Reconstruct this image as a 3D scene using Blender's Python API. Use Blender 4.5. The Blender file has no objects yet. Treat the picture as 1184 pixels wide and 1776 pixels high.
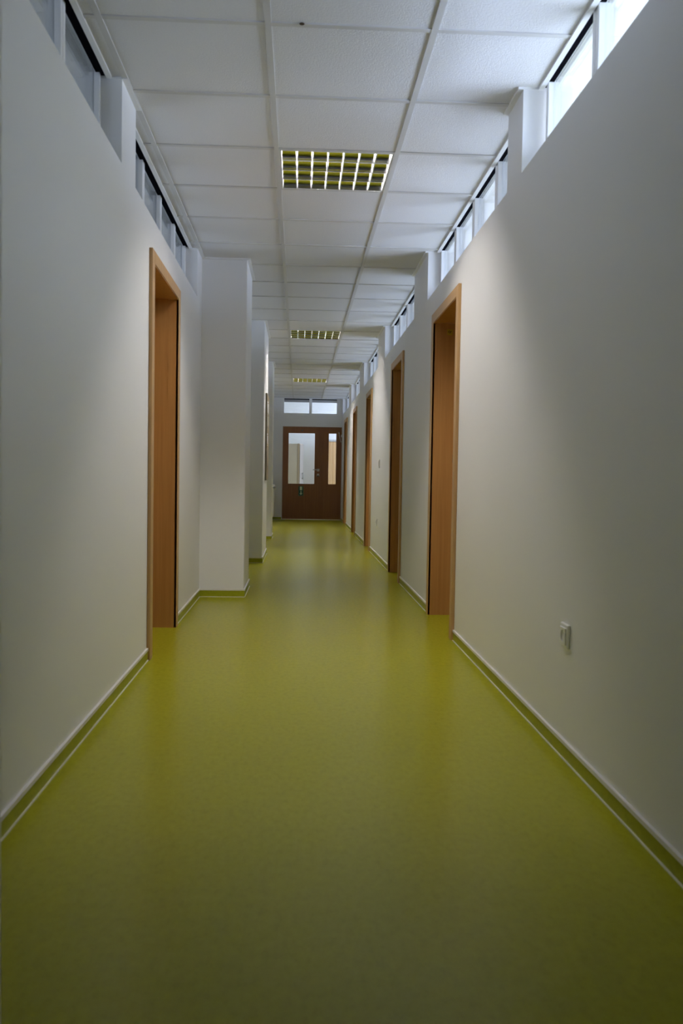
import bpy, bmesh, math, random
from mathutils import Vector, Matrix
random.seed(4)
sc = bpy.context.scene
COL = sc.collection
PI = math.pi

# ------------------------------------------------------------------ dimensions (metres)
CAMH = 0.9344                 # camera height
C = 2.5442                    # ceiling underside
XL, XR = -0.744, 0.905        # corridor wall faces
YB, YE = -1.6, 18.4           # corridor back end, far wall face
SILL = 2.203                  # clerestory sill
WT = 0.205                    # side wall thickness
WINR, WINL = 1.005, -0.840    # clerestory window front planes
EDGR, EDGL = 0.988, -0.806    # ceiling edges above the niches
GX, GY, GS = -0.1322, 3.2039, 0.6     # ceiling grid origin / pitch

# ------------------------------------------------------------------ materials
def new_mat(name):
    m = bpy.data.materials.new(name); m.use_nodes = True
    nt = m.node_tree; b = nt.nodes['Principled BSDF']
    return m, nt, b

def simple(name, col, rough=0.5, metal=0.0, spec=0.5, bump=0.0, bscale=200.0, var=0.0, vscale=8.0, coat=0.0):
    m, nt, b = new_mat(name)
    b.inputs['Base Color'].default_value = (*col, 1)
    b.inputs['Roughness'].default_value = rough
    b.inputs['Metallic'].default_value = metal
    b.inputs['Specular IOR Level'].default_value = spec
    if coat: b.inputs['Coat Weight'].default_value = coat
    tc = nt.nodes.new('ShaderNodeTexCoord')
    if bump:
        n = nt.nodes.new('ShaderNodeTexNoise'); n.inputs['Scale'].default_value = bscale; n.inputs['Detail'].default_value = 4
        nt.links.new(tc.outputs['Object'], n.inputs['Vector'])
        bp = nt.nodes.new('ShaderNodeBump'); bp.inputs['Strength'].default_value = bump; bp.inputs['Distance'].default_value = 0.002
        nt.links.new(n.outputs['Fac'], bp.inputs['Height']); nt.links.new(bp.outputs['Normal'], b.inputs['Normal'])
    if var:
        n2 = nt.nodes.new('ShaderNodeTexNoise'); n2.inputs['Scale'].default_value = vscale; n2.inputs['Detail'].default_value = 5
        nt.links.new(tc.outputs['Object'], n2.inputs['Vector'])
        r = nt.nodes.new('ShaderNodeValToRGB')
        r.color_ramp.elements[0].position = 0.3; r.color_ramp.elements[1].position = 0.7
        r.color_ramp.elements[0].color = (*[c * (1 - var) for c in col], 1)
        r.color_ramp.elements[1].color = (*[min(1, c * (1 + var)) for c in col], 1)
        nt.links.new(n2.outputs['Fac'], r.inputs['Fac']); nt.links.new(r.outputs['Color'], b.inputs['Base Color'])
    return m

def wood(name, c0, c1, rough=0.35, axis='Z', spec=0.5, scale=1.0):
    m, nt, b = new_mat(name)
    tc = nt.nodes.new('ShaderNodeTexCoord'); mp = nt.nodes.new('ShaderNodeMapping')
    s = [60 * scale, 60 * scale, 60 * scale]; s['XYZ'.index(axis)] = 1.6 * scale
    mp.inputs['Scale'].default_value = s
    n = nt.nodes.new('ShaderNodeTexNoise'); n.inputs['Scale'].default_value = 1.0; n.inputs['Detail'].default_value = 6; n.inputs['Roughness'].default_value = 0.6
    r = nt.nodes.new('ShaderNodeValToRGB')
    r.color_ramp.elements[0].position = 0.32; r.color_ramp.elements[1].position = 0.72
    r.color_ramp.elements[0].color = (*c0, 1); r.color_ramp.elements[1].color = (*c1, 1)
    nt.links.new(tc.outputs['Object'], mp.inputs['Vector']); nt.links.new(mp.outputs['Vector'], n.inputs['Vector'])
    nt.links.new(n.outputs['Fac'], r.inputs['Fac']); nt.links.new(r.outputs['Color'], b.inputs['Base Color'])
    b.inputs['Roughness'].default_value = rough; b.inputs['Specular IOR Level'].default_value = spec
    return m

def linoleum(name, c0, c1, c2, rough):
    m, nt, b = new_mat(name)
    tc = nt.nodes.new('ShaderNodeTexCoord')
    mp = nt.nodes.new('ShaderNodeMapping'); mp.inputs['Scale'].default_value = (1.0, 0.55, 1.0)
    nt.links.new(tc.outputs['Object'], mp.inputs['Vector'])
    n1 = nt.nodes.new('ShaderNodeTexNoise'); n1.inputs['Scale'].default_value = 55; n1.inputs['Detail'].default_value = 6; n1.inputs['Roughness'].default_value = 0.65
    n2 = nt.nodes.new('ShaderNodeTexNoise'); n2.inputs['Scale'].default_value = 220; n2.inputs['Detail'].default_value = 3
    nt.links.new(mp.outputs['Vector'], n1.inputs['Vector']); nt.links.new(tc.outputs['Object'], n2.inputs['Vector'])
    mx = nt.nodes.new('ShaderNodeMath'); mx.operation = 'MULTIPLY_ADD'; mx.inputs[1].default_value = 0.35
    nt.links.new(n2.outputs['Fac'], mx.inputs[0]); nt.links.new(n1.outputs['Fac'], mx.inputs[2])
    r = nt.nodes.new('ShaderNodeValToRGB')
    r.color_ramp.elements[0].position = 0.46; r.color_ramp.elements[0].color = (*c0, 1)
    r.color_ramp.elements[1].position = 0.84; r.color_ramp.elements[1].color = (*c2, 1)
    e = r.color_ramp.elements.new(0.62); e.color = (*c1, 1)
    nt.links.new(mx.outputs[0], r.inputs['Fac']); nt.links.new(r.outputs['Color'], b.inputs['Base Color'])
    b.inputs['Roughness'].default_value = rough
    b.inputs['Specular IOR Level'].default_value = 0.22
    bp = nt.nodes.new('ShaderNodeBump'); bp.inputs['Strength'].default_value = 0.08; bp.inputs['Distance'].default_value = 0.001
    nt.links.new(n2.outputs['Fac'], bp.inputs['Height']); nt.links.new(bp.outputs['Normal'], b.inputs['Normal'])
    return m

def pane_mat(name, tint=(0.96, 0.98, 1.0), refl=0.06):
    m = bpy.data.materials.new(name); m.use_nodes = True; nt = m.node_tree; nt.nodes.clear()
    out = nt.nodes.new('ShaderNodeOutputMaterial'); mix = nt.nodes.new('ShaderNodeMixShader')
    tr = nt.nodes.new('ShaderNodeBsdfTransparent'); tr.inputs['Color'].default_value = (*tint, 1)
    gl = nt.nodes.new('ShaderNodeBsdfGlossy'); gl.inputs['Roughness'].default_value = 0.02
    lw = nt.nodes.new('ShaderNodeLayerWeight'); lw.inputs['Blend'].default_value = 0.25
    mr = nt.nodes.new('ShaderNodeMapRange'); mr.inputs['To Min'].default_value = refl; mr.inputs['To Max'].default_value = 0.7
    nt.links.new(lw.outputs['Fresnel'], mr.inputs['Value'])
    nt.links.new(mr.outputs['Result'], mix.inputs['Fac'])
    nt.links.new(tr.outputs[0], mix.inputs[1]); nt.links.new(gl.outputs[0], mix.inputs[2]); nt.links.new(mix.outputs[0], out.inputs['Surface'])
    return m

def emit(name, col, strength):
    m = bpy.data.materials.new(name); m.use_nodes = True; b = m.node_tree.nodes['Principled BSDF']
    b.inputs['Base Color'].default_value = (0.8, 0.8, 0.78, 1)
    b.inputs['Emission Color'].default_value = (*col, 1); b.inputs['Emission Strength'].default_value = strength
    return m

M = {}
M['paint'] = simple('wall_paint', (0.79, 0.785, 0.785), 0.55, bump=0.25, bscale=260, spec=0.3)
M['tile'] = simple('ceiling_tile', (0.72, 0.715, 0.725), 0.8, bump=0.9, bscale=190, spec=0.2, var=0.03, vscale=160)
M['grid'] = simple('ceiling_grid', (0.60, 0.59, 0.575), 0.5, spec=0.3)
M['floor'] = linoleum('green_linoleum', (0.305, 0.30, 0.008), (0.35, 0.337, 0.010), (0.38, 0.365, 0.014), 0.27)
M['skirt'] = linoleum('green_skirting', (0.28, 0.30, 0.012), (0.34, 0.355, 0.016), (0.38, 0.39, 0.02), 0.4)
M['bead'] = simple('white_bead', (0.76, 0.735, 0.71), 0.5)
M['seam'] = simple('pale_seam', (0.74, 0.72, 0.60), 0.4)
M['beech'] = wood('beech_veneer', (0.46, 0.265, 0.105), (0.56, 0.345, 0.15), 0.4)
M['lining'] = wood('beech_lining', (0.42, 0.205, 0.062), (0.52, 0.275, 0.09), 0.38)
M['redwood'] = wood('dark_door_veneer', (0.225, 0.083, 0.028), (0.295, 0.115, 0.042), 0.4)
M['frame'] = simple('white_window_frame', (0.80, 0.80, 0.80), 0.35)
M['gasket'] = simple('dark_gasket', (0.012, 0.012, 0.016), 0.6)
M['black'] = simple('black_band', (0.010, 0.010, 0.014), 0.7)
M['plenum_shade'] = simple('plenum_shade_black', (0.006, 0.006, 0.008), 0.9, spec=0.0)  # near-black colour stands in for the shade above the ceiling
M['pane'] = pane_mat('window_glass')
M['doorpane'] = pane_mat('door_glass')
M['mirror'] = simple('louvre_aluminium', (0.86, 0.86, 0.87), 0.09, metal=1.0)
M['blade'] = simple('louvre_blade', (0.93, 0.93, 0.92), 0.35, metal=0.3)
M['lampbody'] = simple('lamp_housing', (0.72, 0.72, 0.70), 0.5)
M['tube'] = emit('lit_tube', (1.0, 0.95, 0.90), 245.0)
M['plastic'] = simple('white_plastic', (0.80, 0.79, 0.77), 0.3)
M['hole'] = simple('socket_hole', (0.03, 0.03, 0.03), 0.6)
M['steel'] = simple('brushed_steel', (0.62, 0.60, 0.57), 0.3, metal=1.0)
M['sign'] = simple('sign_green', (0.0, 0.075, 0.052), 0.4)
M['glow'] = simple('photoluminescent', (0.62, 0.66, 0.42), 0.5)
M['signrim'] = simple('sign_rim', (0.16, 0.20, 0.10), 0.5)
M['cab'] = simple('beige_cabinet', (0.56, 0.47, 0.37), 0.5, var=0.05, vscale=3)
M['cabedge'] = simple('beige_cabinet_edge', (0.40, 0.30, 0.20), 0.5)
M['cabdoor'] = simple('pale_cabinet_door', (0.27, 0.235, 0.20), 0.6)
M['pine'] = wood('light_wood_panel', (0.50, 0.285, 0.13), (0.63, 0.40, 0.205), 0.45)
M['greytop'] = simple('grey_top', (0.42, 0.42, 0.44), 0.5)
M['board'] = simple('board_felt', (0.26, 0.21, 0.13), 0.8, var=0.08, vscale=80)
M['boardrim'] = simple('board_rim', (0.20, 0.165, 0.105), 0.5)
M['paper'] = simple('white_paper', (0.85, 0.86, 0.90), 0.6)
M['paper2'] = simple('grey_paper', (0.52, 0.52, 0.46), 0.6)
M['paper3'] = simple('beige_paper', (0.42, 0.37, 0.27), 0.6)
M['pin'] = simple('brass_pin', (0.45, 0.30, 0.12), 0.4, metal=0.6)
M['sticker'] = simple('yellow_sticker', (0.50, 0.36, 0.03), 0.5)
M['ink'] = simple('dark_ink', (0.05, 0.025, 0.005), 0.6)
M['rad'] = simple('radiator_enamel', (0.80, 0.80, 0.79), 0.35)
M['valve'] = simple('grey_valve', (0.20, 0.20, 0.20), 0.4)
M['concrete'] = simple('room_screed', (0.45, 0.43, 0.36), 0.7)

# ------------------------------------------------------------------ mesh builder
class MB:
    def __init__(s): s.bm = bmesh.new(); s.mats = []
    def mi(s, m):
        if m not in s.mats: s.mats.append(m)
        return s.mats.index(m)
    def box(s, x0, x1, y0, y1, z0, z1, m, bev=0.0, seg=2):
        x0, x1 = min(x0, x1), max(x0, x1); y0, y1 = min(y0, y1), max(y0, y1); z0, z1 = min(z0, z1), max(z0, z1)
        r = bmesh.ops.create_cube(s.bm, size=1.0)
        vs = r['verts']
        for v in vs:
            v.co = Vector((x0 + (v.co.x + .5) * (x1 - x0), y0 + (v.co.y + .5) * (y1 - y0), z0 + (v.co.z + .5) * (z1 - z0)))
        fs = list({f for v in vs for f in v.link_faces}); i = s.mi(m)
        for f in fs: f.material_index = i
        if bev:
            es = list({e for v in vs for e in v.link_edges})
            rb = bmesh.ops.bevel(s.bm, geom=es, offset=bev, segments=seg, affect='EDGES', profile=0.5)
            for f in rb['faces']: f.material_index = i; f.smooth = False
        return s
    def cyl(s, p0, p1, r, m, seg=20, r2=None):
        p0, p1 = Vector(p0), Vector(p1); d = p1 - p0
        rr = bmesh.ops.create_cone(s.bm, cap_ends=True, segments=seg, radius1=r, radius2=r if r2 is None else r2, depth=d.length)
        mt = Matrix.Translation((p0 + p1) / 2) @ d.to_track_quat('Z', 'Y').to_matrix().to_4x4()
        bmesh.ops.transform(s.bm, matrix=mt, verts=rr['verts']); i = s.mi(m)
        for f in {f for v in rr['verts'] for f in v.link_faces}: f.material_index = i; f.smooth = len(f.verts) == 4
        return s
    def ball(s, c, r, m, sc_=(1, 1, 1)):
        rr = bmesh.ops.create_uvsphere(s.bm, u_segments=16, v_segments=10, radius=r); i = s.mi(m)
        for v in rr['verts']: v.co = Vector((v.co.x * sc_[0], v.co.y * sc_[1], v.co.z * sc_[2])) + Vector(c)
        for f in {f for v in rr['verts'] for f in v.link_faces}: f.material_index = i; f.smooth = True
        return s
    def prism(s, pts, off, m, smooth=False):      # polygon (3D points) extruded by vector off
        off = Vector(off); a = [s.bm.verts.new(p) for p in pts]; b = [s.bm.verts.new(Vector(p) + off) for p in pts]; i = s.mi(m)
        n = len(pts); fs = [s.bm.faces.new(a), s.bm.faces.new(b[::-1])]
        for k in range(n):
            f = s.bm.faces.new([a[k], b[k], b[(k + 1) % n], a[(k + 1) % n]]); fs.append(f)
        for f in fs: f.material_index = i
        bmesh.ops.recalc_face_normals(s.bm, faces=fs)
        return s
    def cells(s, us, vs, is_open, f3, w0, w1, m):
        """solid slab made of grid cells in (u,v) with openings; f3(u,v,w)->xyz; faces only where they are seen"""
        i = s.mi(m); cache = {}
        def V(u, v, w):
            k = (round(u, 5), round(v, 5), w)
            if k not in cache: cache[k] = s.bm.verts.new(f3(u, v, w))
            return cache[k]
        nu, nv = len(us) - 1, len(vs) - 1
        sol = [[not is_open((us[a] + us[a + 1]) / 2, (vs[b] + vs[b + 1]) / 2) for b in range(nv)] for a in range(nu)]
        S = lambda a, b: 0 <= a < nu and 0 <= b < nv and sol[a][b]
        fs = []
        for a in range(nu):
            for b in range(nv):
                if not sol[a][b]: continue
                u0, u1, v0, v1 = us[a], us[a + 1], vs[b], vs[b + 1]
                fs.append([(u0, v0, w0), (u1, v0, w0), (u1, v1, w0), (u0, v1, w0)])
                fs.append([(u0, v0, w1), (u0, v1, w1), (u1, v1, w1), (u1, v0, w1)])
                if not S(a - 1, b): fs.append([(u0, v0, w0), (u0, v1, w0), (u0, v1, w1), (u0, v0, w1)])
                if not S(a + 1, b): fs.append([(u1, v0, w0), (u1, v0, w1), (u1, v1, w1), (u1, v1, w0)])
                if not S(a, b - 1): fs.append([(u0, v0, w0), (u0, v0, w1), (u1, v0, w1), (u1, v0, w0)])
                if not S(a, b + 1): fs.append([(u0, v1, w0), (u1, v1, w0), (u1, v1, w1), (u0, v1, w1)])
        out = []
        for q in fs:
            f = s.bm.faces.new([V(*p) for p in q]); f.material_index = i; out.append(f)
        bmesh.ops.recalc_face_normals(s.bm, faces=out)
        return s
    def build(s, name, parent=None, smooth=False):
        me = bpy.data.meshes.new(name); s.bm.normal_update(); s.bm.to_mesh(me); s.bm.free()
        for m in s.mats: me.materials.append(M[m])
        o = bpy.data.objects.new(name, me); COL.objects.link(o)
        if parent is not None:
            o.parent = parent; o.matrix_parent_inverse = parent_world(parent).inverted()
        return o

def parent_world(o):
    m = o.matrix_basis.copy()
    if o.parent is not None: m = parent_world(o.parent) @ o.matrix_parent_inverse @ m
    return m
def tag(o, label=None, cat=None, group=None, kind=None):
    if label: o['label'] = label
    if cat: o['category'] = cat
    if group: o['group'] = group
    if kind: o['kind'] = kind
    return o
def struct(o, label, cat): return tag(o, label, cat, kind='structure')
def empty(name, loc):
    e = bpy.data.objects.new(name, None); e.location = loc; e.empty_display_size = 0.1; COL.objects.link(e); return e
def copy_tree(root, delta):
    """copy of a thing, its parts and their sub-parts, moved by delta"""
    def rec(o, par):
        c = o.copy(); COL.objects.link(c)
        if par is not None: c.parent = par; c.matrix_parent_inverse = o.matrix_parent_inverse.copy()
        for ch in list(o.children): rec(ch, c)
        return c
    r = rec(root, None); r.location = Vector(root.location) + Vector(delta); return r

# ------------------------------------------------------------------ layout
NICHE_R = [(1.78, 3.635), (3.89, 6.285), (7.025, 9.40), (10.20, 12.42), (13.32, 15.40), (16.02, 18.30)]
NICHE_L = [(1.35, 3.68), (3.985, 6.36), (7.36, 9.20), (10.42, 12.50), (13.30, 15.60), (16.1, 18.2)]
DOOR_R = [(4.945, 5.945), (7.605, 8.56), (10.86, 11.72), (13.72, 14.56), (16.40, 17.30)]   # outer casing edges
DOOR_L = [(4.355, 5.37)]
OPEN_L = []
CT, CW, DH = 0.018, 0.072, 1.972           # casing thickness, width, opening height
NT = C + 0.06                              # niche opening top (above the ceiling edge)

def wall_side(name, xs, x2, niches, doors, opens, label):
    ys = sorted({YB, YE + 0.15, *[y for n in niches for y in n], *[y for d in doors for y in (d[0] + CW - 0.006, d[1] - CW + 0.006)], *[y for n in opens for y in n]})
    zs = [0, DH + 0.006, SILL, NT, 3.0]
    def op(y, z):
        if SILL < z < NT and any(a < y < b for a, b in niches): return True
        if z < DH and any(a + CW - 0.006 < y < b - CW + 0.006 for a, b in doors): return True
        if z < DH and any(a < y < b for a, b in opens): return True
        return False
    return struct(MB().cells(ys, zs, op, lambda u, v, w: (w, u, v), xs, x2, 'paint').build(name), label, 'wall')
wall_side('wall_right', XR, XR + WT, NICHE_R, DOOR_R, [], 'white right corridor wall with a high window band and five doorways')
wall_side('wall_left', XL, XL - WT, NICHE_L, DOOR_L, OPEN_L, 'white left corridor wall with one near doorway under high windows')

# far wall with double doorway and window hole
FD = (-0.343, 0.896, 1.956); FW = (-0.392, 0.862, 2.190, 2.548)
def fop(x, z):
    return (FD[0] < x < FD[1] and z < FD[2]) or (FW[0] < x < FW[1] and FW[2] < z < FW[3])
struct(MB().cells([-2.6, FD[0], FW[0], FW[1], FD[1], 3.2] if FD[0] < FW[0] else [-2.6, FW[0], FD[0], FW[1], FD[1], 3.2], [0, FD[2], FW[2], FW[3], 3.0], fop,
                  lambda u, v, w: (u, w, v), YE, YE + 0.15, 'paint').build('wall_far'), 'white end wall around the dark double door', 'wall')
struct(MB().box(XL, XR, YB - 0.15, YB, 0, 3.0, 'paint').build('wall_back'), 'white wall closing the corridor behind the viewer', 'wall')

# columns standing in the corridor
COLS = [((-0.405, 6.65, 7.30), 'nearest broad white column standing on the left'),
        ((-0.375, 9.245, 10.38), 'middle white column on the left carrying the notice board'),
        ((-0.385, 12.58, 13.20), 'farthest white column on the left, before the end wall'),
        ((-0.399, 0.66, 1.20), 'close white column edge cropped by the left border')]
for (x, a, b), lb in COLS:
    m = MB(); m.box(XL - 0.02, x, a, b, 0, C + 0.05, 'paint', 0.006)
    struct(m.build('column'), lb, 'column')

# floor
struct(MB().box(-4.9, 5.2, YB - 0.3, 24.2, -0.12, 0.0, 'floor').build('floor'), 'glossy olive green linoleum corridor floor', 'floor')

# ------------------------------------------------------------------ ceiling : tiles, grid, edge angle
LAMPY = [(4.404, 5.004), (9.804, 10.404), (14.604, 15.204)]
def ceil_spans(y):
    """x extent of the ceiling at y: reaches the windows in niches, the wall face elsewhere"""
    xl = EDGL if any(a < y < b for a, b in NICHE_L) else XL
    xr = EDGR if any(a < y < b for a, b in NICHE_R) else XR
    return xl, xr
ycuts = sorted({YB, YE, *[y for n in NICHE_L + NICHE_R for y in n]})
rows = [GY + GS * k for k in range(-9, 27)]
tile = MB(); grid = MB()
bars = [GX - GS, GX, GX + GS]
h = 0.012
for k, y0 in enumerate(rows):
    y1 = y0 + GS
    segs = sorted({max(y0 + h, YB), min(y1 - h, YE), *[c for c in ycuts if y0 + h < c < y1 - h]})
    for a, b in zip(segs[:-1], segs[1:]):
        if b - a < 0.002: continue
        xl, xr = ceil_spans((a + b) / 2)
        for u0, u1 in ((xl, bars[0] - h), (bars[0] + h, bars[1] - h), (bars[1] + h, bars[2] - h), (bars[2] + h, xr)):
            if u1 - u0 < 0.004: continue
            if abs(u0 - bars[1] - h) < 1e-6 and any(abs(y0 - l[0]) < 0.02 for l in LAMPY): continue
            tile.box(u0 - 0.0005, u1 + 0.0005, a, b, C + 0.006, C + 0.02, 'tile')
allc = sorted({YB, YE, *ycuts})
for bx in bars:                                     # main runners
    if bx < XL: continue
    grid.box(bx - h, bx + h, YB, YE, C, C + 0.03, 'grid')
for k, y0 in enumerate(rows + [rows[-1] + GS]):     # cross tees
    if not YB < y0 < YE: continue
    xl, xr = ceil_spans(y0)
    xs = [xl] + [b for b in bars if b > xl + 0.02] + [xr]
    for a, b in zip(xs[:-1], xs[1:]):
        grid.box(a + (h if a in bars else 0), b - (h if b in bars else 0), y0 - h, y0 + h, C + 0.0012, C + 0.02, 'grid')
ce = struct(tile.build('ceiling'), 'suspended ceiling of square white mineral tiles', 'ceiling')
MB().ball((-0.011, 3.187, C - 0.001), 0.008, 'ink', (1.2, 0.7, 0.6)).build('dark_chip', ce)
struct(grid.build('trim_1'), 'off white metal grid bars holding the ceiling tiles', 'trim')
ang = MB(); aw = 0.022
for side, nich, xw, ed in ((1, NICHE_R, XR, EDGR), (-1, NICHE_L, XL, EDGL)):
    prev = YB
    for a, b in nich:
        if a - prev > 0.05:
            ang.box(xw, xw - side * aw, prev, a, C - 0.003, C + 0.006, 'frame')
        ang.box(ed, ed - side * aw, a, b, C - 0.003, C + 0.006, 'frame')
        ang.box(ed - side * aw, xw - side * aw, a - 0.001, a + 0.004, C - 0.003, C + 0.006, 'frame')
        ang.box(ed - side * aw, xw - side * aw, b - 0.004, b + 0.001, C - 0.003, C + 0.006, 'frame')
        prev = b
    if YE - prev > 0.03: ang.box(xw, xw - side * aw, prev, YE, C - 0.003, C + 0.006, 'frame')
ang.box(XL, XR, YE - aw, YE, C - 0.003, C + 0.006, 'frame')
for (x, a, b), lb in COLS:
    ang.box(x, x + aw, a - aw, b + aw, C - 0.004, C + 0.006, 'frame')
    ang.box(XL, x, a - aw, a, C - 0.004, C + 0.006, 'frame'); ang.box(XL, x, b, b + aw, C - 0.004, C + 0.006, 'frame')
struct(ang.build('trim_2'), 'narrow white angle strip edging the ceiling along walls and columns', 'trim')
# near-black slab, its colour standing in for the unlit space above
plenum_shade = MB()
plenum_shade.box(XL - WT, XR + WT, YB, YE, C + 0.31, C + 0.33, 'plenum_shade')
struct(plenum_shade.build('ceiling'), 'slab above the suspended ceiling, coloured black for the unlit space', 'ceiling')
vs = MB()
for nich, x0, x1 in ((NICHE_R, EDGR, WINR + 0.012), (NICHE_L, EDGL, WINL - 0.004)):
    for a, b in nich: vs.box(x0, x1, a, b, C + 0.008, C + 0.014, 'plenum_shade')  # black strips put in as the shade of the gap
struct(vs.build('trim_3'), 'black strip painted as the dark gap between the ceiling edge and the high windows', 'trim')

# ------------------------------------------------------------------ clerestory windows
def clerestory(idx, side, rng, xf, bounds, label):
    """window_<n> > sash > pane ; xf = front plane, side +1 right wall"""
    w = struct(empty('window_%d' % idx, (xf, rng[0], SILL)), label, 'window')
    D = 0.050 * side; P = 0.012 * side; st = 0.028; zt = C + 0.055; z0 = SILL
    for a, b in zip(bounds[:-1], bounds[1:]):
        g = 0.002
        m = MB()
        A, B = a + g, b - g
        m.box(xf - P, xf + D, A, A + st, z0, zt, 'frame', 0.003); m.box(xf - P, xf + D, B - st, B, z0, zt, 'frame', 0.003)
        m.box(xf, xf + D, A + st, B - st, z0, z0 + 0.030, 'frame', 0.003); m.box(xf, xf + D, A + st, B - st, zt - 0.025, zt, 'frame')
        gx = xf + 0.010 * side
        s = m.build('sash', w)
        MB().box(gx, gx + 0.005 * side, A + st, B - st, z0 + 0.030, zt - 0.025, 'pane').build('pane', s)
    # joint strips between sashes
    j = MB()
    for a in bounds[1:-1]: j.box(xf - 0.4 * P, xf + D * 0.9, a - 0.003, a + 0.003, z0, zt, 'gasket')
    if len(bounds) > 2: j.build('gasket', w)
    return w
n_win = 1
where_r = ['nearest group of high windows on the right wall', 'second group of high windows on the right, just before the first doorway',
           'third group of high windows on the right, beyond the first doorway', 'fourth group of high windows on the right, above the second doorway side',
           'fifth small group of high windows on the right', 'last high windows on the right beside the end wall']
for i, (a, b) in enumerate(NICHE_R):
    if i == 0: bd = [3.61 - 0.6 * k for k in range(3, -1, -1)]
    else:
        n = max(2, round((b - a - 0.04) / 0.576)); bd = [a + 0.03 + (b - a - 0.03) * k / n for k in range(n + 1)]
    clerestory(n_win, 1, (a, b), WINR, bd, where_r[i]); n_win += 1
where_l = ['nearest group of high windows on the left wall', 'second group of high windows on the left wall above the doorway',
           'high windows on the left hidden behind the nearest column', 'high windows on the left hidden behind the middle column', 'high windows on the left hidden behind the farthest column', 'last high windows on the left near the end wall']
for i, (a, b) in enumerate(NICHE_L):
    if i == 1: bd = [a + 0.10 + 0.576 * k for k in range(5)]; bd[-1] = b - 0.0
    elif i == 0: bd = [3.68 - 0.576 * k for k in range(4, -1, -1)]
    else:
        n = max(2, round((b - a) / 0.576)); bd = [a + (b - a) * k / n for k in range(n + 1)]
    clerestory(n_win, -1, (a, b), WINL, bd, where_l[i]); n_win += 1

# end wall window above the double door
we = struct(empty('window_%d' % n_win, (0.23, YE, FW[2])), 'two light window above the dark double door in the end wall', 'window')
m = MB(); yf0, yf1 = YE - 0.004, YE + 0.06
zt = C + 0.0; zb = FW[2]
m.box(FW[0], -0.322, yf0, yf1, zb, zt, 'frame', 0.002); m.box(0.783, FW[1], yf0, yf1, zb, zt, 'frame', 0.002)
m.box(0.203, 0.260, yf0, yf1, zb, zt, 'frame', 0.002); m.box(-0.322, 0.203, yf0 + .002, yf1, zb, 2.236, 'frame'); m.box(0.260, 0.783, yf0 + .002, yf1, zb, 2.236, 'frame')
m.box(-0.322, 0.783, yf0 + .02, yf1, zt - 0.012, zt, 'frame')
m.build('window_frame', we)
for a, b in ((-0.322, 0.203), (0.260, 0.783)):
    MB().box(a, b, YE + 0.03, YE + 0.035, 2.236, zt - 0.012, 'pane').build('pane', we)
    MB().box(a, b, YE + 0.010, YE + 0.024, 2.518, zt - 0.004, 'black').build('top_band', we)  # near-black band across the top of each pane
    MB().box(a, b, YE + 0.012, YE + 0.026, 2.466, 2.518, 'greytop').build('grey_band', we)

# ------------------------------------------------------------------ side doors
def side_door(idx, side, y0, y1, label, strike=False):
    xw = XR if side > 0 else XL
    d = struct(empty('door_%d' % idx, (xw, (y0 + y1) / 2, 0)), label, 'door')
    xf = xw - side * CT; top = DH + CW - 0.009
    m = MB()
    m.box(xf, xw, y0, y0 + CW, 0, top, 'beech', 0.0025); m.box(xf, xw, y1 - CW, y1, 0, top, 'beech', 0.0025)
    m.box(xf, xw, y0 + CW, y1 - CW, DH, top, 'beech', 0.0025)
    m.build('casing', d)
    i0, i1 = y0 + CW - 0.006, y1 - CW + 0.006; xe = xw + side * WT
    m = MB(); t = 0.002
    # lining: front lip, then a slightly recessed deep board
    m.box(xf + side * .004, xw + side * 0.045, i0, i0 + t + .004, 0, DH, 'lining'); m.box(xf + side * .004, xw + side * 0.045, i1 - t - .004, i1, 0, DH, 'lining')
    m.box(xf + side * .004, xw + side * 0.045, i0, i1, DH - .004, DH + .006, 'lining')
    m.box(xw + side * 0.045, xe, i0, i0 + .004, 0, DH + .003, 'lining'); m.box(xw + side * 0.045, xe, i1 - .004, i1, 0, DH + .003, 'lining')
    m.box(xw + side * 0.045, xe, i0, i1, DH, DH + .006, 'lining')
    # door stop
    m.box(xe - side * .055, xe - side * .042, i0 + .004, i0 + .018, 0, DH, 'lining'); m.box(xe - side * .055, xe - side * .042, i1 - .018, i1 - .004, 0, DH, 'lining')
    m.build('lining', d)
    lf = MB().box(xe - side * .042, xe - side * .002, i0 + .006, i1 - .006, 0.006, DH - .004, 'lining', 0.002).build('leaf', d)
    m = MB(); hy = i0 + 0.07; hx = xe - side * .042
    m.cyl((hx, hy, 1.04), (hx - side * .008, hy, 1.04), .025, 'steel'); m.cyl((hx, hy, 1.04), (hx - side * .05, hy, 1.04), .009, 'steel')
    m.cyl((hx - side * .046, hy, 1.04), (hx - side * .046, hy + .12, 1.04), .009, 'steel')
    m.build('handle', lf)
    if strike:
        MB().box(xf - side * .000, xw + side * .03, i0 + 0.004, i0 + 0.0125, 1.022, 1.068, 'hole', .001).build('strike_plate', d)
    return d
lab = ['nearest beech framed doorway on the right wall, with a yellow sticker', 'second beech framed doorway on the right, deep dark lining', 'third beech framed doorway on the right, just past the light switch',
       'fourth beech framed doorway on the right wall', 'fifth beech framed doorway on the right, beside the end wall']
for i, (a, b) in enumerate(DOOR_R): side_door(i + 1, 1, a, b, lab[i], i == 0)
side_door(6, -1, *DOOR_L[0], 'beech framed doorway on the left wall before the nearest column')

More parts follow.
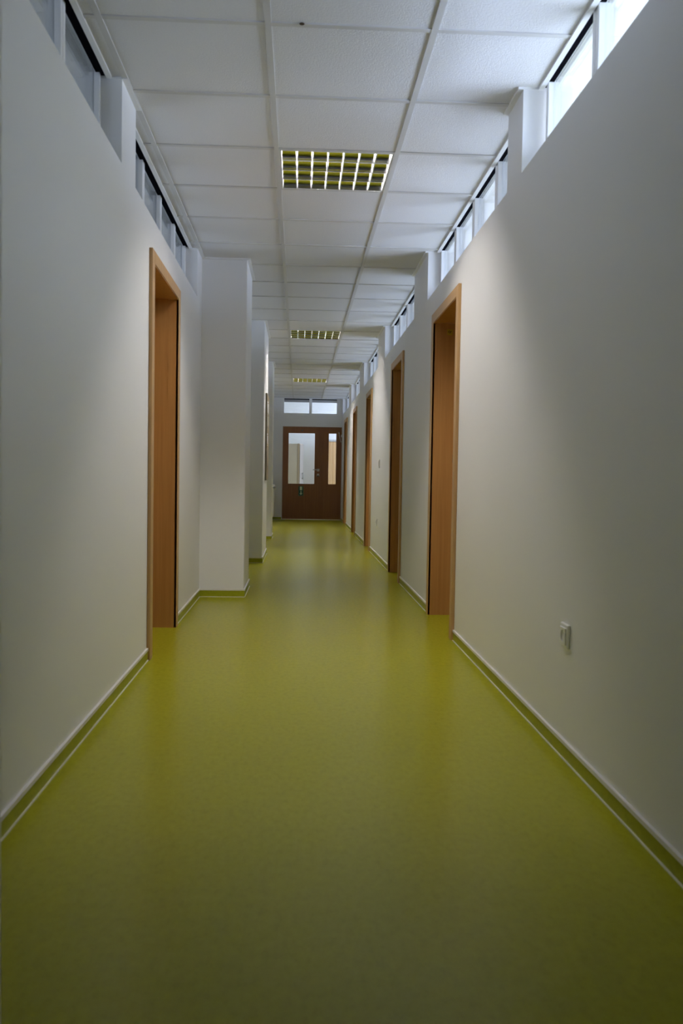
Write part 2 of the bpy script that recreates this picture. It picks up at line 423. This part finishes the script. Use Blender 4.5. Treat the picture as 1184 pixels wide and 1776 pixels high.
# ------------------------------------------------------------------ far double door
dd = struct(empty('door_7', (0.27, YE, 0)), 'dark brown glazed double door closing the corridor end', 'door')
m = MB(); x0, x1, zt = FD
m.box(x0, x0 + .012, YE + .000, YE + .15, 0, zt, 'redwood'); m.box(x1 - .012, x1, YE, YE + .15, 0, zt, 'redwood'); m.box(x0, x1, YE, YE + .15, zt - .012, zt, 'redwood')
m.build('door_frame', dd)
def leaf(name, a, b, g, zg0, zg1):
    us = [a, g[0], g[1], b]; vs = [0.012, zg0, zg1, zt - .014]
    l = MB().cells(us, vs, lambda u, v: g[0] < u < g[1] and zg0 < v < zg1, lambda u, v, w: (u, w, v), YE + .012, YE + .056, 'redwood').build(name, dd)
    t = .008; m = MB()
    m.box(g[0] - t, g[0], YE + .008, YE + .014, zg0 - t, zg1 + t, 'redwood'); m.box(g[1], g[1] + t, YE + .008, YE + .014, zg0 - t, zg1 + t, 'redwood')
    m.box(g[0], g[1], YE + .008, YE + .014, zg0 - t, zg0, 'redwood'); m.box(g[0], g[1], YE + .008, YE + .014, zg1, zg1 + t, 'redwood')
    m.build('glazing_bead', l)
    MB().box(g[0], g[1], YE + .03, YE + .035, zg0, zg1, 'doorpane').build('glass', l)
    return l
L1 = leaf('leaf', x0 + .013, 0.456, (-0.219, 0.331), 0.757, 1.820)
L2 = leaf('leaf', 0.459, x1 - .013, (0.624, 0.781), 0.758, 1.823)
MB().box(0.452, 0.498, YE - .002, YE + .012, 0.012, zt - .014, 'redwood', .002).build('cover_strip', dd)
m = MB(); hx, hz = 0.408, 1.050
m.box(hx - .026, hx + .026, YE + .005, YE + .012, hz - .026, hz + .026, 'steel', .002)
m.cyl((hx, YE + .01, hz + .006), (hx, YE - .048, hz + .006), .010, 'steel'); m.cyl((hx + .008, YE - .044, hz + .006), (hx - .108, YE - .044, hz + .008), .0095, 'steel')
m.cyl((hx - .105, YE - .044, hz + .008), (hx - .105, YE - .010, hz + .004), .009, 'steel')
m.build('handle', L1)
m = MB(); m.box(hx - .024, hx + .024, YE + .005, YE + .012, 0.925, 0.975, 'steel', .002); m.box(hx - .012, hx + .012, YE + .000, YE + .006, 0.912, 0.942, 'hole', .002)
m.build('lock', L1)
m = MB()                                        # door holder hanging at the upper right of the narrow leaf
m.cyl((.835, YE + .012, 1.84), (.835, YE - .02, 1.84), .010, 'steel'); m.cyl((.835, YE - .015, 1.85), (.847, YE - .018, 1.77), .007, 'steel')
m.cyl((.847, YE - .018, 1.77), (.872, YE - .02, 1.66), .007, 'steel'); m.cyl((.868, YE - .02, 1.652), (.888, YE - .02, 1.648), .008, 'steel')
m.box(.878, .899, YE - .03, YE + .0, 1.75, 1.80, 'plastic', .003)
m.build('door_holder', L2)
MB().box(x0, x1, YE - .004, YE + .06, 0.0005, 0.007, 'steel').build('threshold', dd)

# things on the far door
s = empty('exit_sign', (0.0535, YE + .012, 0.509))
tag(s, 'small green escape route sign with pale arrow below the door glass', 'sign')
yy = YE + .0115
MB().box(.000, .107, yy - .0028, yy, .502, .712, 'signrim', .001).build('backing', s)
MB().box(.008, .099, yy - .0040, yy - .0028, .510, .704, 'sign').build('face', s)
MB().box(.030, .078, yy - .0050, yy - .0040, .622, .697, 'glow').build('pale_panel', s)
ax = .0535
MB().prism([(ax - .009, yy - .0050, .605), (ax + .009, yy - .0050, .605), (ax + .009, yy - .0050, .560), (ax + .026, yy - .0050, .560), (ax + .026, yy - .0050, .548), (ax + .004, yy - .0050, .523), (ax - .004, yy - .0050, .523), (ax - .026, yy - .0050, .548), (ax - .026, yy - .0050, .560), (ax - .009, yy - .0050, .560)],
           (0, .001, 0), 'glow').build('arrow', s)
p = empty('door_plate', (0.064, YE + .012, 1.865)); tag(p, 'tiny dark oval plate on the door above the big pane', 'plate')
m = MB(); m.ball((.064, YE + .010, 1.881), .022, 'hole', (1, .2, .75)); m.build('plate', p)
m = MB(); m.ball((.064, YE + .0065, 1.881), .010, 'greytop', (1, .2, .6)); m.build('centre', p)

# ------------------------------------------------------------------ baseboards
BT, BZ = 0.006, 0.050
def runs(mb, cap, seam, axis, fixed, out, segs):
    """axis 'y': strip along y on plane x=fixed, out = +-1 direction into the corridor"""
    for a, b in segs:
        def bx(m_, d0, d1, z0, z1, mt):
            if axis == 'y': m_.box(fixed + out * d0, fixed + out * d1, a, b, z0, z1, mt)
            else: m_.box(a, b, fixed + out * d0, fixed + out * d1, z0, z1, mt)
        bx(mb, 0, BT, 0.004, BZ, 'skirt'); bx(cap, 0, BT + .0035, BZ, BZ + .0125, 'bead'); bx(seam, 0, BT + .005, 0.0003, 0.004, 'seam')
def baseboard(name, parts, label):
    b, c, s_ = MB(), MB(), MB()
    for p_ in parts: runs(b, c, s_, *p_)
    o = struct(b.build(name), label, 'baseboard'); c.build('top_bead', o); s_.build('floor_seam', o)
def gaps(a, b, cuts):
    out, prev = [], a
    for u, v in sorted(cuts):
        if u > prev: out.append((prev, u))
        prev = max(prev, v)
    if prev < b: out.append((prev, b))
    return out
baseboard('baseboard_right', [('y', XR, -1, gaps(YB, YE, DOOR_R))], 'green skirting strip with white bead along the right wall')
baseboard('baseboard_left', [('y', XL, 1, gaps(YB, YE, DOOR_L + OPEN_L + [(a, b) for (x, a, b), l in COLS]))], 'green skirting strip with white bead along the left wall')
cn = ['nearest', 'middle', 'farthest', 'cropped close']
for i, ((x, a, b), lb) in enumerate(COLS):
    baseboard('baseboard_column', [('x', a, -1, [(XL + .006, x + .006)]), ('y', x, 1, [(a - .0, b + .0)]), ('x', b, 1, [(XL + .006, x + .006)])], 'green skirting strip round the foot of the %s white column' % cn[i])
baseboard('baseboard_far', [('x', YE, -1, [(XL, x0 - .01)])], 'green skirting strip on the end wall left of the double door')

# ------------------------------------------------------------------ recessed louvre lamps
def lamp():
    ya, yb = LAMPY[0][0] + h, LAMPY[0][1] - h; xa, xb = GX + h, GX + GS - h
    e = empty('ceiling_lamp', ((xa + xb) / 2, (ya + yb) / 2, C))
    m = MB(); t = .004; zt_ = C + .088
    m.box(xa, xa + t, ya, yb, C + .001, zt_, 'lampbody'); m.box(xb - t, xb, ya, yb, C + .001, zt_, 'lampbody')
    m.box(xa, xb, ya, ya + t, C + .001, zt_, 'lampbody'); m.box(xa, xb, yb - t, yb, C + .001, zt_, 'lampbody'); m.box(xa, xb, ya, yb, zt_, zt_ + .003, 'lampbody')
    m.build('housing', e)
    ia, ib = ya + t, yb - t; n = 4; pw = (ib - ia) / n; hh = .055
    for k in range(n):
        # one trough: two parabolic mirror sides running along x, open at the bottom and at the tube slot
        yc = ia + (k + .5) * pw
        bm_ = MB(); i_ = bm_.mi('mirror')
        for sgn in (-1, 1):
            prof = []
            for q in range(11):
                u = q / 10
                prof.append((yc + sgn * (pw / 2 - .002 - hh * (.18 * u + .675 * u ** 4)), C + .003 + hh * u))
            va = [bm_.bm.verts.new((xa + t, y, z)) for y, z in prof]; vb = [bm_.bm.verts.new((xb - t, y, z)) for y, z in prof]
            for q in range(10):
                f = bm_.bm.faces.new([va[q], vb[q], vb[q + 1], va[q + 1]]); f.smooth = True; f.material_index = i_
        o = bm_.build('reflector', e)
        sm = o.modifiers.new('solid', 'SOLIDIFY'); sm.thickness = .0006; sm.use_rim = False
        MB().cyl((xa + .01, yc, C + .070), (xb - .01, yc, C + .070), .008, 'tube', 14).build('tube', e)
    nb = 8
    for k in range(nb):
        x = xa + t + .004 + (xb - xa - 2 * t - .008) * k / (nb - 1)
        bl = MB()
        for r in range(n):                       # V-section blade pieces between the mirror sides of each row
            yc = ia + (r + .5) * pw; w0 = pw / 2 - .003
            lo, hi = C + .002, C + .034
            P0 = [(x - .0022, yc - w0, lo), (x + .0022, yc - w0, lo), (x + .0055, yc - w0 + .012, hi), (x - .0055, yc - w0 + .012, hi)]
            P1 = [(x - .0022, yc + w0, lo), (x + .0022, yc + w0, lo), (x + .0055, yc + w0 - .012, hi), (x - .0055, yc + w0 - .012, hi)]
            A = [bl.bm.verts.new(p_) for p_ in P0]; B = [bl.bm.verts.new(p_) for p_ in P1]; ii = bl.mi('blade')
            fs = [bl.bm.faces.new(A), bl.bm.faces.new(B[::-1])] + [bl.bm.faces.new([A[q], B[q], B[(q + 1) % 4], A[(q + 1) % 4]]) for q in range(4)]
            for f in fs: f.material_index = ii
            bmesh.ops.recalc_face_normals(bl.bm, faces=fs)
        bl.build('louvre_blade', e)
    return e
lp = lamp()
tag(lp, 'nearest lit square louvre lamp set in the ceiling tiles', 'lamp', 'louvre lamps in the corridor ceiling')
for k, lb in ((1, 'middle lit square louvre lamp of the ceiling row'), (2, 'farthest lit louvre lamp, close before the end wall')):
    c = copy_tree(lp, (0, LAMPY[k][0] - LAMPY[0][0], 0)); tag(c, lb, 'lamp', 'louvre lamps in the corridor ceiling')

# ------------------------------------------------------------------ sockets, switch, sticker
def socket(y, z):
    e = empty('power_socket', (XR, y, z))
    MB().box(XR - .010, XR, y - .0405, y + .0405, z - .0405, z + .0405, 'plastic', .004, 3).build('frame', e)
    ins = MB(); n = 40; i_ = ins.mi('plastic'); j_ = ins.mi('hole')
    # raised square insert with a round well
    zf = XR - .015; zw = XR - .004
    outer = []; r = .0195
    def sq(t):
        c_, s_ = math.cos(t), math.sin(t); k_ = .0275 / max(abs(c_), abs(s_)); return c_ * k_, s_ * k_
    ov = [ins.bm.verts.new((zf, y + sq(2 * PI * k / n)[0], z + sq(2 * PI * k / n)[1])) for k in range(n)]
    ob = [ins.bm.verts.new((XR - .008, y + sq(2 * PI * k / n)[0] * 1.06, z + sq(2 * PI * k / n)[1] * 1.06)) for k in range(n)]
    rv = [ins.bm.verts.new((zf, y + r * math.cos(2 * PI * k / n), z + r * math.sin(2 * PI * k / n))) for k in range(n)]
    wv = [ins.bm.verts.new((zw, y + r * .94 * math.cos(2 * PI * k / n), z + r * .94 * math.sin(2 * PI * k / n))) for k in range(n)]
    fs = []
    for k in range(n):
        q = (k + 1) % n
        fs += [ins.bm.faces.new([ov[k], ov[q], rv[q], rv[k]]), ins.bm.faces.new([ob[k], ob[q], ov[q], ov[k]]), ins.bm.faces.new([rv[k], rv[q], wv[q], wv[k]])]
    fs.append(ins.bm.faces.new(wv))
    for f in fs: f.material_index = i_
    bmesh.ops.recalc_face_normals(ins.bm, faces=fs)
    io = ins.build('insert', e)
    m = MB(); m.cyl((zw - .0005, y - .0095, z), (zw - .002, y - .0095, z), .003, 'hole', 12); m.cyl((zw - .0005, y + .0095, z), (zw - .002, y + .0095, z), .003, 'hole', 12)
    m.cyl((zw, y, z + .010), (zw - .009, y, z + .010), .0024, 'steel', 12); m.build('contacts', io)
    return e
s1 = socket(2.868, 0.412)
tag(s1, 'white wall socket low on the right wall nearest the viewer', 'socket', 'wall sockets')
s2 = copy_tree(s1, (0, 9.955 - 2.868, 0.0)); tag(s2, 'small distant white socket low on the right wall under the light switch', 'socket', 'wall sockets')
e = empty('light_switch', (XR, 9.77, 1.077)); tag(e, 'small white light switch on the right wall before the third doorway', 'switch')
MB().box(XR - .012, XR, 9.73, 9.81, 1.03, 1.125, 'plastic', .003).build('frame', e)
MB().box(XR - .018, XR - .008, 9.742, 9.798, 1.05, 1.11, 'plastic', .003).build('rocker', e)

# yellow sticker with dark writing on the far lining of the nearest right doorway
fy = DOOR_R[0][1] - CW + .006 - .0042
e = empty('sticker', (1.003, fy, 1.893)); tag(e, 'yellowed sticker with dark scribbled marks inside the nearest right doorway', 'sticker')
sx0, sx1, sz0, sz1 = .984, 1.022, 1.893, 1.931
MB().prism([(sx0 + .001, fy, sz0 + .001), (sx1 - .003, fy, sz0 - .001), (sx1, fy, sz1), (sx0, fy, sz1 + .001)], (0, -.0012, 0), 'sticker').build('paper', e)
ink = MB(); iy = fy - .0013
ink.prism([(sx0 + .004, iy, 1.9145), (sx0 + .010, iy, 1.908), (sx0 + .0095, iy, 1.922)], (0, -.0006, 0), 'ink')
ink.prism([(sx0 + .0135, iy, 1.903), (sx0 + .0165, iy, 1.903), (sx0 + .0162, iy, 1.924), (sx0 + .0133, iy, 1.924)], (0, -.0006, 0), 'ink')
ink.prism([(sx0 + .0205, iy, 1.904), (sx0 + .0235, iy, 1.905), (sx0 + .0245, iy, 1.912), (sx0 + .030, iy, 1.920), (sx0 + .028, iy, 1.922), (sx0 + .0225, iy, 1.916), (sx0 + .019, iy, 1.920), (sx0 + .0178, iy, 1.917), (sx0 + .021, iy, 1.911)], (0, -.0006, 0), 'ink')
ink.build('writing', e)

# ------------------------------------------------------------------ notice board with papers on the middle column
bx0 = -0.375; bx = bx0 + .020
e = empty('notice_board', (bx0, 10.0, 0.87)); tag(e, 'brown framed notice board on the side of the middle column', 'notice board')
y0b, y1b, z0b, z1b = 9.66, 10.30, 0.872, 1.832
m = MB(); f_ = .022
m.box(bx0 + .0008, bx, y0b, y0b + f_, z0b, z1b, 'boardrim', .002); m.box(bx0 + .0008, bx, y1b - f_, y1b, z0b, z1b, 'boardrim', .002)
m.box(bx0 + .0008, bx, y0b + f_, y1b - f_, z0b, z0b + f_, 'boardrim', .002); m.box(bx0 + .0008, bx, y0b + f_, y1b - f_, z1b - f_, z1b, 'boardrim', .002)
m.build('frame', e)
MB().box(bx0 + .0008, bx - .0005, y0b + f_, y1b - f_, z0b + f_, z1b - f_, 'board').build('felt', e)
def note(y0, y1, z0, z1, mt, label):
    o = empty('hanging_paper', (bx + .001, (y0 + y1) / 2, z0)); tag(o, label, 'paper', 'papers pinned to the notice board')
    b = MB(); n = 8; i_ = b.mi(mt); A, B = [], []
    for k in range(n + 1):
        z = z0 + (z1 - z0) * k / n; c = .0035 * (1 - k / n) ** 2
        A.append(b.bm.verts.new((bx + .0012 + c, y0, z))); B.append(b.bm.verts.new((bx + .0012 + c * .6, y1, z)))
    for k in range(n):
        f = b.bm.faces.new([A[k], B[k], B[k + 1], A[k + 1]]); f.material_index = i_; f.smooth = True
    so = b.build('sheet', o); md = so.modifiers.new('solid', 'SOLIDIFY'); md.thickness = .0006; md.offset = -1
    MB().ball((bx + .004, (y0 + y1) / 2, z1 - .02), .006, 'pin', (.6, 1, 1)).build('pin', o)
note(9.74, 9.98, 1.62, 1.755, 'paper', 'white sheet topmost on the notice board')
note(9.74, 9.98, 1.465, 1.615, 'paper2', 'greyish sheet right under the topmost white sheet on the notice board')
note(9.72, 9.93, 1.277, 1.395, 'paper', 'lower white sheet halfway down the notice board')
note(9.72, 9.93, 1.035, 1.272, 'paper3', 'beige sheet lowest on the notice board')

# ------------------------------------------------------------------ radiator near the end wall
e = empty('radiator', (-.60, 17.4, 0.1)); tag(e, 'white panel radiator peeking out past the farthest column', 'radiator')
m = MB(); 
for k in range(24):
    yk = 16.75 + .05 * k
    m.box(-0.492, -0.484, yk, yk + .034, .14, .71, 'rad', .003)
m.box(-0.517, -0.488, 16.72, 17.98, .12, .73, 'rad', .004); m.box(-.66, -.635, 16.72, 17.98, .12, .73, 'rad', .004)
m.build('panel', e)
m = MB(); m.box(-.66, -0.487, 16.72, 17.98, .73, .742, 'rad', .002)
for k in range(30): m.box(-.63, -0.522, 16.75 + .04 * k, 16.77 + .04 * k, .742, .744, 'valve')
m.build('grille', e)
m = MB(); m.cyl((-0.502, 16.72, .70), (-0.502, 16.66, .70), .014, 'steel'); m.cyl((-0.502, 16.66, .70), (-0.457, 16.66, .70), .020, 'valve', 18); m.ball((-0.452, 16.66, .70), .022, 'valve')
m.build('valve', e)
m = MB(); m.cyl((-0.502, 16.67, .70), (-0.502, 16.67, .001), .009, 'rad'); m.build('pipe', e)
for yk in (16.95, 17.75): MB().box(XL + .0005, -.655, yk, yk + .04, .2, .66, 'rad').build('bracket', e)

# ------------------------------------------------------------------ room behind the end door
YR = 22.4
struct(MB().box(-2.6, 3.2, YR, YR + .15, 0, 3.0, 'paint').build('wall_room'), 'pale wall of the room seen through the end door glass', 'wall')
struct(MB().box(-2.75, -2.6, YE + .15, YR + .15, 0, 3.0, 'paint').build('wall_room'), 'left wall of the room behind the end door', 'wall')
def opening_wall(name, axis, fixed, t, u0, u1, holes, label):
    us = sorted({u0, u1, *[v for hh_ in holes for v in hh_[:2]]}); vs_ = sorted({0, 3.0, *[v for hh_ in holes for v in hh_[2:]]})
    op = lambda u, v: any(a < u < b and c < v < d for a, b, c, d in holes)
    f3 = (lambda u, v, w: (w, u, v)) if axis == 'y' else (lambda u, v, w: (u, w, v))
    return struct(MB().cells(us, vs_, op, f3, fixed, fixed + t, 'paint').build(name), label, 'wall')
opening_wall('wall_room', 'y', 3.05, .15, YE + .15, YR, [(19.2, 21.6, .6, 2.7)], 'right wall of the room behind the end door, opening added for light')
struct(MB().box(-2.75, 3.2, YE, YR + .15, 3.0, 3.1, 'paint').build('ceiling'), 'white ceiling of the room behind the end door', 'ceiling')

# tall beige cupboard, turned so that its door side shows
F = 20.9 / 18.4
def cupboard():
    hgt = CAMH + (1.597 - CAMH) * F; ang_ = math.radians(-12)
    e = empty('cupboard', (0.010 * F, 20.9, 0)); e.rotation_euler = (0, 0, ang_)
    Mx = Matrix.Translation((0.010 * F, 20.9, 0)) @ Matrix.Rotation(ang_, 4, 'Z')
    def add(nm, mb, par=e):
        for v in mb.bm.verts: v.co = Mx @ v.co
        return mb.build(nm, par)
    add('body', MB().box(-.80, -.052, 0, .42, 0, hgt, 'cab', .003))
    add('edge_panel', MB().box(-.050, 0, -.002, .42, 0, hgt + .004, 'cabedge', .003))
    d_ = add('door', MB().box(.001, .018, .006, .415, .08, hgt - .01, 'cabdoor', .003))
    m = MB(); m.cyl((.018, .20, .86), (.05, .20, .86), .007, 'valve'); m.cyl((.018, .20, .98), (.05, .20, .98), .007, 'valve'); m.cyl((.05, .20, .84), (.05, .20, 1.0), .010, 'valve')
    add('handle', m, d_)
    return e
tag(cupboard(), 'tall beige cupboard seen through the large pane of the end door', 'cupboard')
F2 = 21.3 / 18.4
e = empty('wardrobe', (.72 * F2, 21.5, 0)); tag(e, 'light wood wardrobe seen through the narrow pane of the end door', 'wardrobe')
zt2 = CAMH + (1.655 - CAMH) * F2; zt3 = CAMH + (1.694 - CAMH) * F2
MB().box(.56 * F2, 1.25 * F2, 21.32, 21.85, 0, zt2, 'pine', .003).build('body', e)
MB().box(.565 * F2, .715 * F2, 21.30, 21.318, .08, zt2 - .01, 'pine', .002).build('door', e)
MB().box(.718 * F2, 1.245 * F2, 21.30, 21.318, .08, zt2 - .01, 'pine', .002).build('door', e)
MB().box(.55 * F2, 1.26 * F2, 21.29, 21.86, zt2, zt3, 'greytop', .003).build('top', e)

# ------------------------------------------------------------------ rooms on both sides (what the high windows look into)
XRO, XLO = 3.4, -3.2
PR = [YB, 3.76, 6.65, 9.80, 12.87, 15.70, YE]
PL = [YB, 3.83, 6.95, 9.80, 13.30, YE]
struct(MB().box(XR + WT, XRO + .15, YB - .15, YE + .15, 3.0, 3.1, 'paint').build('ceiling'), 'white ceiling of the rooms on the right', 'ceiling')
struct(MB().box(XLO - .15, XL - WT, YB - .15, YE + .15, 3.0, 3.1, 'paint').build('ceiling'), 'white ceiling of the rooms on the left', 'ceiling')
hr = [(a + .3, b - .3, .45, 1.95) for a, b in zip(PR[:-1], PR[1:])]  # openings in the unseen outer walls, shaped for the light they let in
hr = [hr[0]] + [(a, b, .8, 2.55) for a, b, c, d in hr[1:]]
hl = [(a + .4, b - .4, .8, 2.4) for a, b in zip(PL[:-1], PL[1:])]
opening_wall('wall_outer_right', 'y', XRO, .15, YB - .15, YE + .15, hr, 'unseen outer wall of the rooms on the right, openings added for daylight')
opening_wall('wall_outer_left', 'y', XLO - .15, .15, YB - .15, YE + .15, hl, 'unseen outer wall of the rooms on the left, openings added for daylight')
for k, y in enumerate(PR[:-1]):
    struct(MB().box(XR + WT, XRO, y - .06, y + .06, 0, 3.0, 'paint').build('wall_partition'), 'partition wall between the rooms on the right, row %s' % 'abcdefg'[k], 'wall')
for k, y in enumerate(PL[:-1]):
    struct(MB().box(XLO, XL - WT, y - .06, y + .06, 0, 3.0, 'paint').build('wall_partition'), 'partition wall between the rooms on the left, row %s' % 'abcdefg'[k], 'wall')

# ------------------------------------------------------------------ daylight: area lamps added outside the openings of unseen rooms
def daylight(name, loc, rot, sx, sy, watts, col=(0.65, 0.76, 1.0)):
    l = bpy.data.lights.new(name, 'AREA'); l.shape = 'RECTANGLE'; l.size = sx; l.size_y = sy; l.energy = watts; l.color = col
    o = bpy.data.objects.new(name, l); o.location = loc; o.rotation_euler = rot; COL.objects.link(o); return o
PWR = [570, 215, 155, 135, 120, 110]
PWL = [56, 52, 46, 44, 44]
for (a, b, c, d), w in zip(hr, PWR): daylight('added_daylight_right', (XRO + .14, (a + b) / 2, (c + d) / 2), (0, PI / 2, 0), d - c, b - a, w)
for (a, b, c, d), w in zip(hl, PWL): daylight('added_daylight_left', (XLO - .14, (a + b) / 2, (c + d) / 2), (0, -PI / 2, 0), d - c, b - a, w)
daylight('added_daylight_end_room', (3.18, 20.4, 1.65), (0, PI / 2, 0), 2.1, 2.4, 180)

w = bpy.data.worlds.new('World'); sc.world = w; w.use_nodes = True
bg = w.node_tree.nodes['Background']; bg.inputs['Color'].default_value = (0.75, 0.85, 1.0, 1); bg.inputs['Strength'].default_value = 0.5

# ------------------------------------------------------------------ camera
cam = bpy.data.cameras.new('Camera'); co = bpy.data.objects.new('Camera', cam); COL.objects.link(co); sc.camera = co
yaw, pitch, roll = .0497, -.0412, .0164
cy, sy, cp, sp, cr, sr = math.cos(yaw), math.sin(yaw), math.cos(pitch), math.sin(pitch), math.cos(roll), math.sin(roll)
fwd = Vector((sy * cp, cy * cp, sp)); rt = Vector((cy, -sy, 0)); up = rt.cross(fwd)
r2 = cr * rt + sr * up; u2 = -sr * rt + cr * up
co.matrix_world = Matrix(((r2.x, u2.x, -fwd.x, 0), (r2.y, u2.y, -fwd.y, 0), (r2.z, u2.z, -fwd.z, CAMH), (0, 0, 0, 1)))
cam.sensor_fit = 'VERTICAL'; cam.sensor_height = 36.0; cam.sensor_width = 24.0
cam.lens = 1513.86 * 36.0 / 1776.0; cam.clip_start = 0.05
cam.dof.use_dof = True; cam.dof.focus_distance = 11.0; cam.dof.aperture_fstop = 5.6

sc.view_settings.view_transform = 'Standard'; sc.view_settings.look = 'None'; sc.view_settings.gamma = 1.0
sc.view_settings.exposure = 0.08; sc.view_settings.use_curve_mapping = False
try:
    sc.cycles.max_bounces = 14; sc.cycles.diffuse_bounces = 8; sc.cycles.glossy_bounces = 5; sc.cycles.transparent_max_bounces = 12
    sc.cycles.use_denoising = True; sc.cycles.caustics_reflective = False; sc.cycles.sample_clamp_indirect = 6.0
except Exception:
    pass
